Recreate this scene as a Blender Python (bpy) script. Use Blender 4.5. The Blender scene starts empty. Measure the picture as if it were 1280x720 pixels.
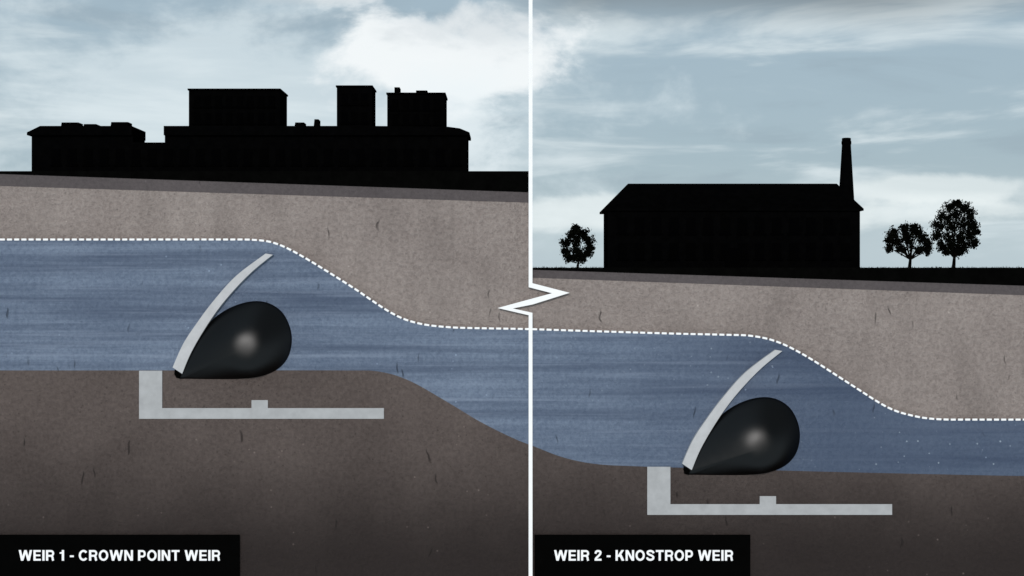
import bpy, bmesh, math, random
from mathutils import Vector, Matrix
random.seed(7)
sc = bpy.context.scene
U = 0.05            # section drawing scale: 1 drawing unit = 5 cm
D = 88.89           # viewing distance to the cut face (m)

def X(px, d=0.0): return (px-640)*U*(1+d/D)
def Z(py, d=0.0): return (360-py)*U*(1+d/D)

# ------------------------------------------------------------------ materials
def new_mat(name):
    m = bpy.data.materials.new(name); m.use_nodes = True
    nt = m.node_tree
    return m, nt, nt.nodes["Principled BSDF"]

class G:
    def __init__(s, nt): s.nt = nt
    def n(s, t, **kw):
        nd = s.nt.nodes.new(t)
        for k, v in kw.items(): setattr(nd, k, v)
        return nd
    def link(s, a, b): s.nt.links.new(a, b)
    def setin(s, sock, v):
        if isinstance(v, bpy.types.NodeSocket): s.link(v, sock)
        else: sock.default_value = v
    def math(s, op, a, b=0.0, c=0.0, clamp=False):
        nd = s.n('ShaderNodeMath', operation=op); nd.use_clamp = clamp
        for i, v in enumerate((a, b, c)): s.setin(nd.inputs[i], v)
        return nd.outputs[0]
    def mapr(s, v, a, b, c=0.0, d=1.0, smooth=False):
        nd = s.n('ShaderNodeMapRange')
        if smooth: nd.interpolation_type = 'SMOOTHSTEP'
        s.setin(nd.inputs[0], v)
        for i, q in enumerate((a, b, c, d)): nd.inputs[i+1].default_value = q
        return nd.outputs[0]
    def mix(s, f, a, b, mode='MIX'):
        nd = s.n('ShaderNodeMix', data_type='RGBA', blend_type=mode)
        s.setin(nd.inputs[0], f)
        for i, v in ((6, a), (7, b)):
            if isinstance(v, tuple) and len(v) == 3: v = (*v, 1)
            s.setin(nd.inputs[i], v)
        return nd.outputs[2]
    def mapping(s, vec, scale=(1,1,1), loc=(0,0,0), rot=(0,0,0)):
        nd = s.n('ShaderNodeMapping'); s.link(vec, nd.inputs[0])
        nd.inputs['Scale'].default_value = scale; nd.inputs['Location'].default_value = loc
        nd.inputs['Rotation'].default_value = rot
        return nd.outputs[0]
    def noise(s, vec, scale, detail=4, rough=0.5, dist=0.0):
        nd = s.n('ShaderNodeTexNoise'); s.link(vec, nd.inputs['Vector'])
        nd.inputs['Scale'].default_value = scale; nd.inputs['Detail'].default_value = detail
        nd.inputs['Roughness'].default_value = rough; nd.inputs['Distortion'].default_value = dist
        return nd.outputs[0]
    def voro(s, vec, scale, feature='F1', out=0):
        nd = s.n('ShaderNodeTexVoronoi', feature=feature); s.link(vec, nd.inputs['Vector'])
        nd.inputs['Scale'].default_value = scale
        return nd.outputs[out]

def plaster_nodes(g, co):
    grain = g.noise(co, 3.6, 4, 0.76)
    blot = g.noise(co, 0.13, 4, 0.65)
    # short trowel nicks: stretched cells, bent by noise
    bent = g.n('ShaderNodeVectorMath', operation='ADD'); g.link(co, bent.inputs[0])
    sc_ = g.n('ShaderNodeVectorMath', operation='SCALE'); sc_.inputs['Scale'].default_value = .9
    nz = g.n('ShaderNodeTexNoise'); g.link(co, nz.inputs['Vector']); nz.inputs['Scale'].default_value = .9; nz.inputs['Detail'].default_value = 1
    g.link(nz.outputs[1], sc_.inputs[0]); g.link(sc_.outputs[0], bent.inputs[1])
    v1 = g.mapr(g.voro(g.mapping(bent.outputs[0], (3.0, .3, .48), rot=(0, .18, 0)), .62), 0.06, 0.12, 1, 0)
    sparse = g.mapr(g.noise(co, 0.30, 1, 0.5), 0.50, 0.56)
    scratch = g.math('MULTIPLY', v1, sparse)
    pits = g.mapr(g.voro(co, 1.3), 0.04, 0.10, 1.0, 0.0)
    pits = g.math('MULTIPLY', pits, g.mapr(blot, 0.48, 0.6))
    return grain, blot, scratch, pits

def add_bump(g, bsdf, grain, scratch, strength=0.6, dist=0.3):
    h = g.math('SUBTRACT', grain, g.math('MULTIPLY', scratch, 0.35))
    b = g.n('ShaderNodeBump'); b.inputs['Strength'].default_value = strength
    b.inputs['Distance'].default_value = dist
    g.link(h, b.inputs['Height']); g.link(b.outputs[0], bsdf.inputs['Normal'])

def mat_section(name, c_lo, c_hi, kind, bump=.6):
    m, nt, bs = new_mat(name); g = G(nt)
    tc = g.n('ShaderNodeTexCoord').outputs['Object']
    grain, blot, scratch, pits = plaster_nodes(g, tc)
    f = g.math('ADD', g.math('MULTIPLY', g.mapr(blot, .3, .7), .5), g.math('MULTIPLY', g.mapr(grain, .38, .62), .5))
    col = g.mix(f, c_lo, c_hi)
    sep = g.n('ShaderNodeSeparateXYZ'); g.link(tc, sep.inputs[0])
    if kind == 'water':
        st = g.noise(g.mapping(tc, (.03, 1, 1.1)), 1.0, 5, .62, .15)
        col = g.mix(g.mapr(st, .42, .66, 0, .8), col, (.072, .097, .155))
        st2 = g.noise(g.mapping(tc, (.05, 1, 2.2), (5, 3, 9)), 1.0, 3, .6, .1)
        col = g.mix(g.mapr(st2, .54, .74, 0, .5), col, (.29, .345, .45))
        col = g.mix(g.mapr(sep.outputs[0], 2, 20, 0, .64), col, (.045, .066, .118))
        b = g.mapr(g.voro(tc, 1.7), 0.07, 0.12, 1, 0)
        bm = g.math('MULTIPLY', g.mapr(blot, .44, .58, .2, 1), g.mapr(sep.outputs[0], -2, 22, .05, 1))
        col = g.mix(g.math('MULTIPLY', g.math('MULTIPLY', b, bm), .55), col, (.48, .56, .65))
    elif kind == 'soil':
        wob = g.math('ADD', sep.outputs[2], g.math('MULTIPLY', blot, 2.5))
        col = g.mix(g.mapr(wob, -6.0, -16.0, 0, .88, True), col, (.017, .012, .0115))  # vignette shade painted into the soil colour, darker towards the bottom
        sp = g.mapr(g.voro(tc, 2.6), .1, .18, 1, 0)
        col = g.mix(g.math('MULTIPLY', sp, .45), col, (.035, .026, .024))
    elif kind == 'bank':
        col = g.mix(g.mapr(g.noise(g.mapping(tc, (.5, 1, .12)), 1, 4, .6), .5, .75, 0, .35), col, (.16, .135, .125))
        sp = g.mapr(g.voro(tc, 2.1), .07, .15, 1, 0)
        col = g.mix(g.math('MULTIPLY', sp, .4), col, (.12, .10, .095))
    col = g.mix(g.math('MULTIPLY', scratch, .65), col, tuple(c*.3 for c in c_lo))
    col = g.mix(g.math('MULTIPLY', pits, .5), col, tuple(min(1, c*1.8) for c in c_hi))
    g.link(col, bs.inputs['Base Color'])
    bs.inputs['Roughness'].default_value = .8
    bs.inputs['Specular IOR Level'].default_value = .2
    add_bump(g, bs, grain, scratch, bump)
    return m

def mat_simple(name, c, rough=.8, spec=.2, var=.15, nscale=2.0, bump=0.0):
    m, nt, bs = new_mat(name); g = G(nt)
    tc = g.n('ShaderNodeTexCoord').outputs['Object']
    n = g.noise(tc, nscale, 3, .6)
    col = g.mix(g.mapr(n, .3, .7), tuple(x*(1-var) for x in c), tuple(x*(1+var) for x in c))
    g.link(col, bs.inputs['Base Color'])
    bs.inputs['Roughness'].default_value = rough
    bs.inputs['Specular IOR Level'].default_value = spec
    if bump:
        b = g.n('ShaderNodeBump'); b.inputs['Strength'].default_value = bump; b.inputs['Distance'].default_value = .05
        g.link(g.noise(tc, nscale*4, 3, .6), b.inputs['Height']); g.link(b.outputs[0], bs.inputs['Normal'])
    return m

M_water = mat_section('river_water', (.110, .147, .220), (.225, .280, .375), 'water', .9)
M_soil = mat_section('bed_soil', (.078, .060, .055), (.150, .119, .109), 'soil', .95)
M_bank = mat_section('bank_render', (.222, .184, .171), (.405, .347, .323), 'bank', 1.0)
M_top = mat_section('topsoil', (.066, .056, .058), (.105, .090, .092), 'plain', .5)
M_conc = mat_simple('pale_concrete', (.36, .365, .375), .7, .2, .10, 1.2, .2)
M_gate = mat_simple('gate_steel_paint', (.45, .455, .47), .6, .25, .07, 1.5, .1)
M_black = mat_simple('soot_black_masonry', (.0012, .0012, .0013), 1, 0, .3)
M_glass = mat_simple('unlit_window', (.0008, .0008, .0009), 1, 0, .1)
M_ground = mat_simple('dark_turf', (.0016, .0016, .0015), 1, 0, .3)
M_leaf = mat_simple('dark_foliage', (.0035, .0040, .0028), 1, 0, .6, 3)
M_bark = mat_simple('dark_bark', (.003, .0026, .0022), 1, 0, .4, 3)
M_white = mat_simple('white_paint', (.86, .86, .87), .6, .2, .02)
M_sign = mat_simple('black_sign_paint', (.0015, .0015, .0015), 1, 0, .1)
# satin black rubber: dark diffuse plus a weak broad sheen
m, nt, bs = new_mat('bladder_rubber'); g = G(nt); M_rub = m
tc = g.n('ShaderNodeTexCoord').outputs['Object']
nt.nodes.remove(bs)
df = g.n('ShaderNodeBsdfDiffuse'); df.inputs[0].default_value = (.0006, .0006, .0006, 1)
gs = g.n('ShaderNodeBsdfGlossy'); gs.distribution = 'BECKMANN'; gs.inputs[0].default_value = (.028, .028, .0285, 1)
g.link(g.mapr(g.noise(tc, 2.5, 3), .3, .7, .40, .42), gs.inputs['Roughness'])
ad = g.n('ShaderNodeAddShader'); g.link(df.outputs[0], ad.inputs[0]); g.link(gs.outputs[0], ad.inputs[1])
g.link(ad.outputs[0], nt.nodes['Material Output'].inputs[0])

# ------------------------------------------------------------------ helpers
def obj(name, me, parent=None):
    o = bpy.data.objects.new(name, me); sc.collection.objects.link(o)
    if parent: o.parent = parent
    return o
def empty(name, loc=(0,0,0)):
    o = bpy.data.objects.new(name, None); o.location = loc; sc.collection.objects.link(o); return o

def prism(name, pts, y0, y1, mat, parent=None, bevel=0):
    bm = bmesh.new()
    vs = [bm.verts.new((x, y0, z)) for x, z in pts]
    f = bm.faces.new(vs)
    r = bmesh.ops.extrude_face_region(bm, geom=[f])
    bmesh.ops.translate(bm, verts=[v for v in r['geom'] if isinstance(v, bmesh.types.BMVert)], vec=(0, y1-y0, 0))
    bmesh.ops.recalc_face_normals(bm, faces=bm.faces)
    me = bpy.data.meshes.new(name); bm.to_mesh(me); bm.free()
    me.materials.append(mat)
    o = obj(name, me, parent)
    if bevel:
        b = o.modifiers.new('bevel', 'BEVEL'); b.width = bevel; b.segments = 2; b.limit_method = 'ANGLE'
    return o

def spline(pts, n=10, closed=False):
    out = []; N = len(pts)
    rng = range(N if closed else N-1)
    for i in rng:
        if closed: p = [pts[(i+k-1) % N] for k in range(4)]
        else: p = [pts[max(0, min(N-1, i+k-1))] for k in range(4)]
        for j in range(n):
            t = j/n
            out.append(tuple(.5*((2*p[1][a])+(-p[0][a]+p[2][a])*t+(2*p[0][a]-5*p[1][a]+4*p[2][a]-p[3][a])*t*t+(-p[0][a]+3*p[1][a]-3*p[2][a]+p[3][a])*t**3) for a in (0,1)))
    if not closed: out.append(pts[-1])
    return out
def S(pts): return [(X(a), Z(b)) for a, b in pts]

L, R = -2600, 3900
WS = [(-200,300),(0,300),(160,300),(280,300),(318,300.5),(345,305),(378,321),(438,358),(488,391),(520,404),(560,409.5),(610,411),(663,412),(740,414.5),(840,417.5),(905,419),(940,420.5),(972,428),(1008,446),(1060,479),(1108,509),(1140,520),(1172,524.5),(1220,525),(1290,525),(1400,525)]
BED = [(0,463),(150,463),(300,463),(430,463),(474,464.5),(512,476),(560,503),(600,527),(640,547),(670,559),(705,572),(745,580),(800,583),(900,586),(1050,590),(1280,595),(1480,597)]
ws = [(L,300)]+spline(WS, 10)+[(R,525)]; bed = [(L,463)]+spline(BED, 10)+[(R,600)]

# ------------------------------------------------------------------ cutaway
prism('river_water', S(ws + bed[::-1]), 0.0, 1.2, M_water)
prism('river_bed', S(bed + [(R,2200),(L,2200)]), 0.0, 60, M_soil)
prism('river_bank', S([(L,232),(0,232),(663,253),(663,347),(667,347),(1280,369),(R,384),(R,700),(L,560)]), 0.3, 60, M_bank)
prism('topsoil_layer', S([(L,217),(0,217),(663,240),(663,253),(0,232),(L,232)]), 0.28, 60, M_top)
prism('topsoil_layer', S([(663.4,337),(1280,357),(R,362),(R,384),(1280,369),(663.4,347)]), 0.28, 60, M_top)
gl = prism('ground', S([(L*6,213),(663,213.5),(663,240),(0,217),(L*6,217)]), 0.24, 2600, M_ground)
gr = prism('ground_r', S([(663.4,334.5),(R*5,334.5),(R*5,363),(R,362),(1280,357),(663.4,337)]), 0.24, 2600, M_ground)
bpy.ops.object.select_all(action='DESELECT')
gl.select_set(True); gr.select_set(True); bpy.context.view_layer.objects.active = gl
bpy.ops.object.join()

# ------------------------------------------------------------------ water level dashes
bm = bmesh.new()
P = [Vector((X(-900),0,Z(299.4)))]+[Vector((X(a), 0, Z(b-0.6))) for a, b in ws[1:-1]]+[Vector((X(2200),0,Z(524.4)))]
cum = [0]
for i in range(1, len(P)): cum.append(cum[-1]+(P[i]-P[i-1]).length)
def at(s):
    for i in range(1, len(P)):
        if cum[i] >= s:
            t = (s-cum[i-1])/max(1e-6, cum[i]-cum[i-1]); return P[i-1].lerp(P[i], t)
    return P[-1]
s = 0
while s < cum[-1]-.5:
    a, b = at(s), at(s+.31); t = (b-a).normalized(); nrm = Vector((-t.z, 0, t.x))*.062
    q = [a+nrm, b+nrm, b-nrm, a-nrm]
    f = [bm.verts.new((v.x, -.04, v.z)) for v in q]; k = [bm.verts.new((v.x, -.004, v.z)) for v in q]
    bm.faces.new(f); bm.faces.new(k[::-1])
    for i in range(4): bm.faces.new((f[i], k[i], k[(i+1)%4], f[(i+1)%4]))
    s += .45
bmesh.ops.recalc_face_normals(bm, faces=bm.faces)
me = bpy.data.meshes.new('water_level_line'); bm.to_mesh(me); bm.free(); me.materials.append(M_white)
obj('water_level_line', me)

# ------------------------------------------------------------------ divider with break symbol
prism('section_divider', S([(660.8,-700),(665.6,-700),(665.6,354),(712,366),(666,380.5),(641,385.5),(665.6,391),(665.6,1400),(660.8,1400),(660.8,394),(622,385),(655,376),(690,366.5),(660.8,359)]), -.06, -.006, M_white)

# ------------------------------------------------------------------ weirs
def weir(dx, dy):
    root = empty('inflatable_weir')
    def T(pts): return [(X(a+dx), Z(b+dy)) for a, b in pts]
    prism('foundation', T([(174,463.3),(203,463.3),(203,510),(314.5,510),(314.5,500),(335,500),(335,510),(480,510),(480,523.5),(174,523.5)]), -.06, 14, M_conc, root, .015)
    le = spline([(217,459),(230,430),(247,404),(268,376),(296,345),(333,317)], 8)
    ri = spline([(342,318.5),(318,338),(296,360),(275,385),(256,413),(240,441),(229,467)], 8)
    prism('gate_panel', T(le+ri), -.30, .9, M_gate, root, .02)
    prism('hinge', T([(219.5,462),(227,468),(225,473),(221,471),(219,467)]), -.26, .5, M_sign, root)
    # inflated end of the air bladder: rounded dome, circular at the crown, teardrop at the rim
    o = [(220,469),(231,447),(246,422),(264,401),(286,385.5),(311,377.2),(333,378),(351,388.5),(361.5,406),(364.8,426),(360,446.5),(347,461.5),(326,470.3),(300,473.5),(265,473.8),(236,473.4),(224,473)]
    out = spline(o, 8, True); c = (312, 436)
    bm = bmesh.new(); rings = []
    K = 44
    def prof(r): return .44*(1-r*r)+1.15*(1-r**3.8)
    for k in range(K):
        r = 1-k/K
        w = r**3
        ring = []
        for a, b in out:
            vx, vy = a-c[0], b-c[1]; ln = math.hypot(vx, vy)
            rad = (42*(1-w)+ln*w)*r
            ring.append(bm.verts.new((X(c[0]+vx/ln*rad+dx), -.03-prof(r), Z(c[1]+vy/ln*rad+dy))))
        rings.append(ring)
    back = [bm.verts.new((v.co.x, .8, v.co.z)) for v in rings[0]]
    n = len(out)
    allr = [back]+rings
    for A, B in zip(allr, allr[1:]):
        for i in range(n): bm.faces.new((A[i], A[(i+1)%n], B[(i+1)%n], B[i]))
    cv = bm.verts.new((X(c[0]+dx), -.03-prof(0), Z(c[1]+dy)))
    for i in range(n): bm.faces.new((rings[-1][i], rings[-1][(i+1)%n], cv))
    bmesh.ops.recalc_face_normals(bm, faces=bm.faces)
    me = bpy.data.meshes.new('air_bladder'); bm.to_mesh(me); bm.free(); me.materials.append(M_rub)
    for p in me.polygons: p.use_smooth = True
    obj('air_bladder', me, root)
weir(0, 0); weir(635, 120)

# ------------------------------------------------------------------ buildings
def windows(parent, x0, x1, z0, z1, nx, nz, y, w=.5, h=.8):
    bm = bmesh.new()
    for i in range(nx):
        for j in range(nz):
            cx = x0+(i+.5)*(x1-x0)/nx; cz = z0+(j+.5)*(z1-z0)/nz
            bmesh.ops.create_cube(bm, size=1, matrix=Matrix.Translation((cx, y-.02, cz)) @ Matrix.Diagonal((w, .06, h, 1)))
            bmesh.ops.create_cube(bm, size=1, matrix=Matrix.Translation((cx, y-.05, cz-h/2-.06)) @ Matrix.Diagonal((w+.2, .12, .1, 1)))
    me = bpy.data.meshes.new('windows'); bm.to_mesh(me); bm.free(); me.materials.append(M_glass)
    obj('windows', me, parent)

d = 3.0; yb = 7.0
fac = empty('factory_building')
gz = Z(334.5)
x0, x1 = X(759.5, d), X(1075, d); ze = Z(262, d)
prism('walls', [(x0, gz-.02), (x1, gz-.02), (x1, ze), (x0, ze)], d, yb, M_black, fac)
bm = bmesh.new()
ex0, ex1 = X(754.5, d), X(1078.5, d); rz = Z(229.5, d+2); ye0, ye1 = d-.25, yb+.25; ym = (d+yb)/2
vb = [bm.verts.new(p) for p in ((ex0,ye0,ze-.08),(ex1,ye0,ze-.08),(ex1,ye1,ze-.08),(ex0,ye1,ze-.08))]
vt = [bm.verts.new(p) for p in ((ex0,ye0,ze+.05),(ex1,ye0,ze+.05),(ex1,ye1,ze+.05),(ex0,ye1,ze+.05))]
ra = bm.verts.new((X(785, d+2), ym, rz)); rb = bm.verts.new((X(1046, d+2), ym, rz))
bm.faces.new(vb)
for i in range(4): bm.faces.new((vb[i], vb[(i+1)%4], vt[(i+1)%4], vt[i]))
bm.faces.new((vt[0], vt[1], rb, ra)); bm.faces.new((vt[1], vt[2], rb)); bm.faces.new((vt[2], vt[3], ra, rb)); bm.faces.new((vt[3], vt[0], ra))
bmesh.ops.recalc_face_normals(bm, faces=bm.faces)
me = bpy.data.meshes.new('roof'); bm.to_mesh(me); bm.free(); me.materials.append(M_black); obj('roof', me, fac)
windows(fac, x0+.4, x1-.4, gz+.3, ze-.2, 14, 2, d, .6, 1.0)
prism('door', [(x0+7.6, gz), (x0+9.0, gz), (x0+9.0, gz+1.3), (x0+7.6, gz+1.3)], d-.09, d-.01, M_glass, fac)
bm = bmesh.new(); cy = ym
prof = [(gz,.62),(Z(252,cy),.58),(Z(250,cy),.52),(Z(181,cy),.30),(Z(180,cy),.33),(Z(177,cy),.33),(Z(176,cy),.30),(Z(173,cy),.30),(Z(172.5,cy),.24)]
rings = []
for z, r in prof:
    cx = X(1058, cy)
    rings.append([bm.verts.new((cx+r*math.cos(a*math.pi/6), cy+r*math.sin(a*math.pi/6), z)) for a in range(12)])
for A, B in zip(rings, rings[1:]):
    for i in range(12): bm.faces.new((A[i], A[(i+1)%12], B[(i+1)%12], B[i]))
bm.faces.new(rings[-1])
me = bpy.data.meshes.new('chimney'); bm.to_mesh(me); bm.free(); me.materials.append(M_black); obj('chimney', me, fac)

gz2 = Z(213.3); d = 2.5
wh = empty('riverside_warehouse')
FB = lambda pts, dd: [(X(a, dd), Z(b, dd)) for a, b in pts]
prism('walls', [(X(39.5,d), gz2-.02)] + FB([(39.5,168),(166,168),(166,178),(206,178),(206,168),(584,168)], d) + [(X(584,d), gz2-.02)], d, d+3, M_black, wh)
prism('roof', FB([(35.5,169.5),(35.5,166),(52,158),(166,158),(166,169.5)], d), d-.3, d+3.2, M_black, wh)
prism('roof', FB([(206,169.5),(206,158),(466,158),(560,159),(575,161),(587,166),(587,169.5)], d), d-.3, d+3.2, M_black, wh)
for a, b, t in ((76,98,153),(104,120,155),(138,160,152.5),(368,380,153),(392,398,149)):
    prism('roof_vent', FB([(a,158.5),(b,158.5),(b,t),(a+1,t)], d+1), d+1, d+2, M_black, wh)
windows(wh, X(60,d), X(580,d), gz2+.4, Z(182,d), 26, 1, d, .55, 1.0)

def block(name, a, b, top, dd, depth, extras=()):
    e = empty(name)
    prism('walls', [(X(a,dd), gz2-.02), (X(b,dd), gz2-.02), (X(b,dd), Z(top+2,dd)), (X(a,dd), Z(top+2,dd))], dd, dd+depth, M_black, e)
    prism('parapet', FB([(a-1,top+2),(b+1,top+2),(b+1,top),(a-1,top)], dd), dd-.15, dd+depth+.15, M_black, e)
    for p in extras: prism('roof_plant', FB(p, dd+.5), dd+.5, dd+1.5, M_black, e)
    windows(e, X(a,dd)+.2, X(b,dd)-.2, Z(158,dd), Z(top+5,dd), max(3, int((b-a)/14)), 2, dd, .4, .7)
block('mill_building', 236, 350, 111, 7, 3)
block('brick_tower_block', 421, 465, 107, 7, 2.5)
block('mill_building', 484, 556, 116, 7, 3, [[(493,116),(499.5,116),(499.5,109),(493,109)],[(520,116),(534,116),(534,113),(520,113)]])

# ------------------------------------------------------------------ trees
def limb(bm, a, b, r0, r1, seg=6):
    dv = (b-a); q = dv.to_track_quat('Z', 'Y')
    A = [bm.verts.new(a+q@Vector((r0*math.cos(t*math.tau/seg), r0*math.sin(t*math.tau/seg), 0))) for t in range(seg)]
    B = [bm.verts.new(b+q@Vector((r1*math.cos(t*math.tau/seg), r1*math.sin(t*math.tau/seg), 0))) for t in range(seg)]
    for i in range(seg): bm.faces.new((A[i], A[(i+1)%seg], B[(i+1)%seg], B[i]))
def tree(name, px, d, clumps, trunk_r, n_leaf, split):
    e = empty(name, (X(px, d), d, gz-.02))
    bw = bmesh.new(); bl = bmesh.new()
    base = Vector((0,0,0)); fork = Vector((.05, 0, split))
    limb(bw, base, Vector((0,0,.12)), trunk_r*1.6, trunk_r, 8); limb(bw, Vector((0,0,.12)), fork, trunk_r, trunk_r*.75, 8)
    for (cx, cz, r) in clumps:
        c = Vector((cx, random.uniform(-.5,.5)*r*1.2, cz))
        mid = fork.lerp(c, .5)+Vector((random.uniform(-.1,.1), random.uniform(-.1,.1), .05))
        limb(bw, fork, mid, trunk_r*.5, trunk_r*.28); limb(bw, mid, c, trunk_r*.28, trunk_r*.1)
        for k in range(12):
            v = Vector((random.gauss(0,1), random.gauss(0,.8), random.gauss(0,1))).normalized()*r*random.uniform(.6,1.12)
            limb(bw, c, c+v, trunk_r*.1, .008, 4)
            for _ in range(n_leaf):
                p = c+v*random.uniform(.1,1.0)+Vector((random.gauss(0,1), random.gauss(0,1), random.gauss(0,1)))*r*.24
                s_ = random.uniform(.05,.11)
                rot = Matrix.Rotation(random.uniform(0,6.28),3,'X')@Matrix.Rotation(random.uniform(0,6.28),3,'Y')@Matrix.Rotation(random.uniform(0,6.28),3,'Z')
                bl.faces.new([bl.verts.new(p+rot@Vector(q)*s_) for q in ((-1,0,0),(0,-.62,.1),(1,0,0),(0,.62,.1))])
    for nm, b_, mt in (('trunk_and_limbs', bw, M_bark), ('foliage', bl, M_leaf)):
        me = bpy.data.meshes.new(nm); b_.to_mesh(me); b_.free(); me.materials.append(mt); obj(nm, me, e)
def C(px, d, lst): return [(X(a,d)-X(px,d), Z(b,d)-gz, r*U*(1+d/D)) for a, b, r in lst]
d = 4.5
tree('broadleaf_tree', 722, d, C(722,d,[(721,286,7),(713,293,7),(730,292,8),(708,303,8),(720,300,10),(735,302,9),(708,314,8),(720,313,10),(735,314,8),(713,323,6),(729,323,7),(738,309,5),(721,321,7)]), .09, 42, .45)
tree('broadleaf_tree', 1137, d, C(1137,d,[(1130,285,7),(1142,284,7),(1118,291,8),(1132,294,10),(1148,291,9),(1111,300,7),(1122,303,9),(1138,303,10),(1153,299,9),(1161,306,7),(1113,310,6),(1127,312,6),(1149,312,6),(1159,314,5)]), .12, 40, .62)
tree('broadleaf_tree', 1192, 5.5, C(1192,5.5,[(1197,254,6),(1187,260,9),(1206,260,9),(1180,270,9),(1195,269,11),(1212,268,9),(1174,281,9),(1188,282,11),(1204,281,11),(1218,280,8),(1173,294,8),(1185,296,10),(1200,296,11),(1214,293,9),(1177,307,8),(1190,307,9),(1205,306,9),(1218,303,7),(1184,315,6),(1200,315,6),(1221,290,5)]), .13, 40, .75)
bm = bmesh.new()
for i in range(1500):
    x = random.uniform(X(668), X(1500)); y = random.uniform(.3, 2.3); h = random.uniform(.02,.10)*(1.0 if random.random()<.9 else 1.7); w_ = .02
    lx = random.uniform(-.05,.05)
    bm.faces.new([bm.verts.new(p) for p in ((x-w_,y,gz-.01),(x+w_,y,gz-.01),(x+lx,y,gz+h))])
me = bpy.data.meshes.new('grass'); bm.to_mesh(me); bm.free(); me.materials.append(M_ground); obj('grass', me)

# ------------------------------------------------------------------ label signs with cut-out grotesque letters
TH = .195
def ribbon(pts, t=TH):
    quads = []; Ls = []
    for i, p in enumerate(pts):
        a = pts[max(0, i-1)]; b = pts[min(len(pts)-1, i+1)]
        dx, dy = b[0]-a[0], b[1]-a[1]; l = math.hypot(dx, dy)
        Ls.append(((p[0]-dy/l*t/2, p[1]+dx/l*t/2), (p[0]+dy/l*t/2, p[1]-dx/l*t/2)))
    for A, B in zip(Ls, Ls[1:]): quads.append([A[0], B[0], B[1], A[1]])
    return quads
def rect(x0, y0, x1, y1): return [[(x0,y0),(x1,y0),(x1,y1),(x0,y1)]]
def para(xt, xb, yt=1, yb_=0, w=.215): return [[(xb,yb_),(xb+w,yb_),(xt+w,yt),(xt,yt)]]
def ell(cx, cy, rx, ry, a0, a1, n=36): return [(cx+rx*math.cos(math.radians(a0+(a1-a0)*i/n)), cy+ry*math.sin(math.radians(a0+(a1-a0)*i/n))) for i in range(n+1)]
SQ = spline([(.70,.70),(.62,.85),(.40,.915),(.18,.86),(.14,.71),(.28,.58),(.54,.47),(.68,.32),(.60,.14),(.38,.085),(.16,.15),(.09,.31)], 4)
TW = spline([(.12,.66),(.18,.85),(.36,.912),(.56,.85),(.57,.67),(.42,.47),(.20,.26),(.12,.10)], 4)
GL = {
 'W': (1.24, [para(0,.215), para(.52,.215), para(.52,.81), para(1.03,.81)]),
 'V': (.90, [para(0,.34), para(.68,.34)]),
 'E': (.70, [rect(0,0,.21,1), rect(.21,0,.69,.175), rect(.21,.42,.64,.585), rect(.21,.825,.68,1)]),
 'I': (.21, [rect(0,0,.21,1)]),
 'R': (.78, [rect(0,0,.21,1), ribbon([(.2,.908),(.32,.908)]+ell(.47,.685,.20,.223,90,-90,16)+[(.32,.462),(.2,.462)],.185), ribbon([(.47,.46),(.57,.40),(.62,.28),(.63,.12),(.68,0)],.19)]),
 'P': (.72, [rect(0,0,.21,1), ribbon([(.2,.908),(.32,.908)]+ell(.42,.65,.20,.258,90,-90,16)+[(.32,.392),(.2,.392)],.185)]),
 'C': (.82, [ribbon(ell(.43,.5,.335,.42,38,322))]),
 'O': (.88, [ribbon(ell(.44,.5,.34,.42,0,360,48))]),
 'N': (.80, [rect(0,0,.2,1), rect(.6,0,.8,1), para(0.01,.565,1,0,.225)]),
 'T': (.74, [rect(.265,0,.475,.82), rect(0,.82,.74,1)]),
 'S': (.78, [ribbon(SQ)]),
 'K': (.82, [rect(0,0,.21,1), para(.55,.12,1,.36,.25), para(.30,.575,.60,0,.25)]),
 '-': (.36, [rect(0,.33,.36,.5)]),
 '1': (.50, [rect(.22,0,.43,1), [[(.02,.66),(.22,.66),(.22,.82),(.02,.78)]]]),
 '2': (.70, [ribbon(TW), rect(.03,0,.68,.18)]),
 ' ': (.22, []),
}
def sign(a, b, txt, ta, tb):
    e = prism('weir_name_sign', S([(a,668),(b,668),(b,722),(a,722)]), -.14, -.08, M_sign)
    gap = .125; w = sum(GL[c][0]+gap for c in txt)-gap
    kx = (tb-ta)*U/w; kz = 13.2*U
    bm = bmesh.new(); x = 0; zb = Z(700.2)
    for ch in txt:
        adv, parts = GL[ch]
        for j, part in enumerate(parts):
            for q in part:
                fr = [bm.verts.new((X(ta)+(x+p[0])*kx, -.165-.003*j, zb+p[1]*kz)) for p in q]
                bk = [bm.verts.new((v.co.x, -.142, v.co.z)) for v in fr]
                bm.faces.new(fr)
                for i in range(4): bm.faces.new((fr[i], bk[i], bk[(i+1)%4], fr[(i+1)%4]))
        x += adv+gap
    me = bpy.data.meshes.new('lettering'); bm.to_mesh(me); bm.free(); me.materials.append(M_white)
    obj('lettering', me, e)
sign(-1, 300, 'WEIR 1 - CROWN POINT WEIR', 24.5, 276)
sign(668, 937.5, 'WEIR 2 - KNOSTROP WEIR', 692.5, 916)

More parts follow.
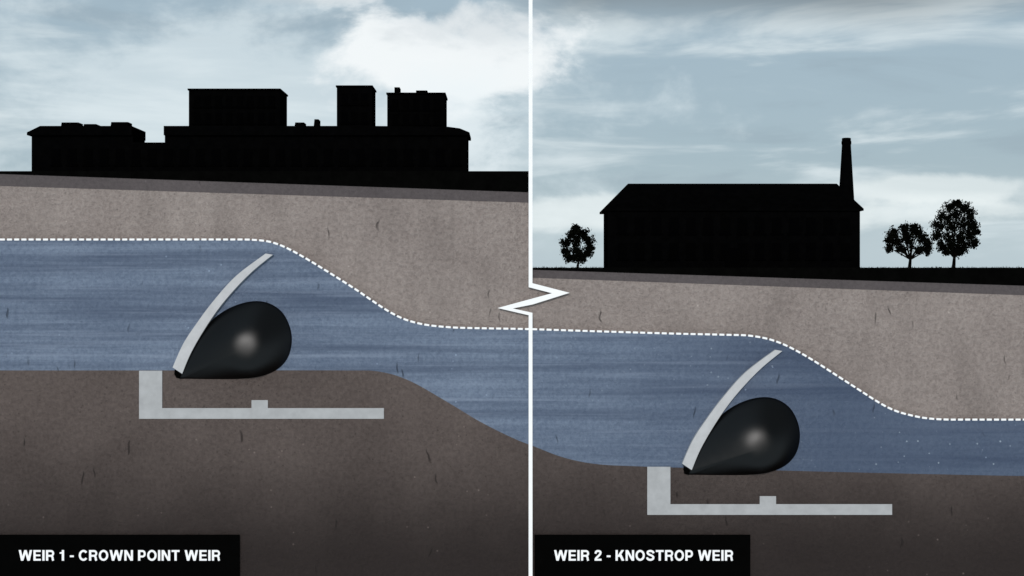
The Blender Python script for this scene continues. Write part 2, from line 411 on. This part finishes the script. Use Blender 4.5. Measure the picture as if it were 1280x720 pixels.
# ------------------------------------------------------------------ sky and sun
EL, AZ = math.radians(18), math.radians(188)
wd = bpy.data.worlds.new('sky'); sc.world = wd; wd.use_nodes = True
nt = wd.node_tree; nt.nodes.clear(); g = G(nt)
out = g.n('ShaderNodeOutputWorld'); bg = g.n('ShaderNodeBackground'); bg.inputs[1].default_value = .105
g.link(bg.outputs[0], out.inputs[0])
sky = g.n('ShaderNodeTexSky', sky_type='NISHITA'); sky.sun_disc = False
sky.sun_elevation = EL; sky.sun_rotation = AZ; sky.air_density = 1.0; sky.dust_density = 1.5
tc = g.n('ShaderNodeTexCoord').outputs['Generated']
sep = g.n('ShaderNodeSeparateXYZ'); g.link(tc, sep.inputs[0]); dx_, dz_ = sep.outputs[0], sep.outputs[2]
col = g.mix(.85, sky.outputs[0], (3.5, 4.5, 5.2))
n1 = g.noise(g.mapping(tc, (1,1,5.5), (.3,0,.7)), 5.0, 6, .55, .4)
col = g.mix(g.mapr(n1, .48, .68, 0, .8, True), col, (6.9, 7.7, 8.0))
col = g.mix(g.mapr(n1, .46, .34, 0, .35, True), col, (2.8, 3.6, 4.2))
col = g.mix(g.mapr(dz_, .09, .02, 0, .5, True), col, (5.9, 6.9, 7.3))
n2 = g.noise(g.mapping(tc, (1,1,3.5), (4,1,2)), 3.0, 3, .5, .3)
dk = g.math('MULTIPLY', g.mapr(g.math('ADD', dz_, g.math('MULTIPLY', g.math('SUBTRACT', n2, .5), .04)), .168, .210, 0, .8, True), g.mapr(dx_, -.02, .05, 0, 1))
col = g.mix(dk, col, (1.6, 1.85, 2.0))
n3 = g.noise(g.mapping(tc, (1,1,1.8), (1,2,5)), 13, 6, .58, .2)
def blob(cx, cz, rx, rz, amp, k=2.4):
    a = g.math('DIVIDE', g.math('SUBTRACT', dx_, cx), rx); b = g.math('DIVIDE', g.math('SUBTRACT', dz_, cz), rz)
    r = g.math('SQRT', g.math('ADD', g.math('MULTIPLY', a, a), g.math('MULTIPLY', b, b)))
    r = g.math('ADD', r, g.math('MULTIPLY', g.math('SUBTRACT', n3, .5), k))
    return g.mapr(r, 1.2, .5, 0, amp, True)
col = g.mix(blob(-.17, .115, .22, .09, .65), col, (6.8, 7.7, 8.1))
col = g.mix(blob(-.055, .165, .085, .040, .85, 3.2), col, (9.0, 9.3, 9.4))
col = g.mix(blob(-.035, .182, .05, .018, .45, 4.0), col, (5.6, 6.2, 6.6))
col = g.mix(blob(-.15, .205, .07, .012, .4), col, (4.8, 5.4, 5.8))
col = g.mix(blob(-.045, .10, .045, .05, .6), col, (8.0, 8.7, 9.0))
col = g.mix(blob(.12, .052, .20, .012, .6), col, (8.2, 8.8, 8.8))
col = g.mix(blob(.27, .066, .08, .009, .6), col, (8.2, 8.8, 8.8))
g.link(col, bg.inputs[0])
wd.cycles.sampling_method = 'MANUAL'; wd.cycles.sample_map_resolution = 256

sd = bpy.data.lights.new('sun', 'SUN'); sd.energy = 2.1; sd.angle = math.radians(10); sd.color = (1, .965, .93)
so = bpy.data.objects.new('sun', sd); sc.collection.objects.link(so)
dirv = Vector((math.sin(AZ)*math.cos(EL), math.cos(AZ)*math.cos(EL), math.sin(EL)))
so.rotation_euler = dirv.to_track_quat('Z', 'Y').to_euler(); so.location = dirv*60

# ------------------------------------------------------------------ camera
cd = bpy.data.cameras.new('camera'); cd.lens = 50; cd.sensor_width = 36; cd.clip_end = 6000
co = bpy.data.objects.new('camera', cd); sc.collection.objects.link(co)
co.location = (0, -D, 0); co.rotation_euler = (math.pi/2, 0, 0); sc.camera = co
sc.view_settings.view_transform = 'Standard'; sc.view_settings.look = 'None'
sc.view_settings.exposure = 0; sc.view_settings.gamma = 1
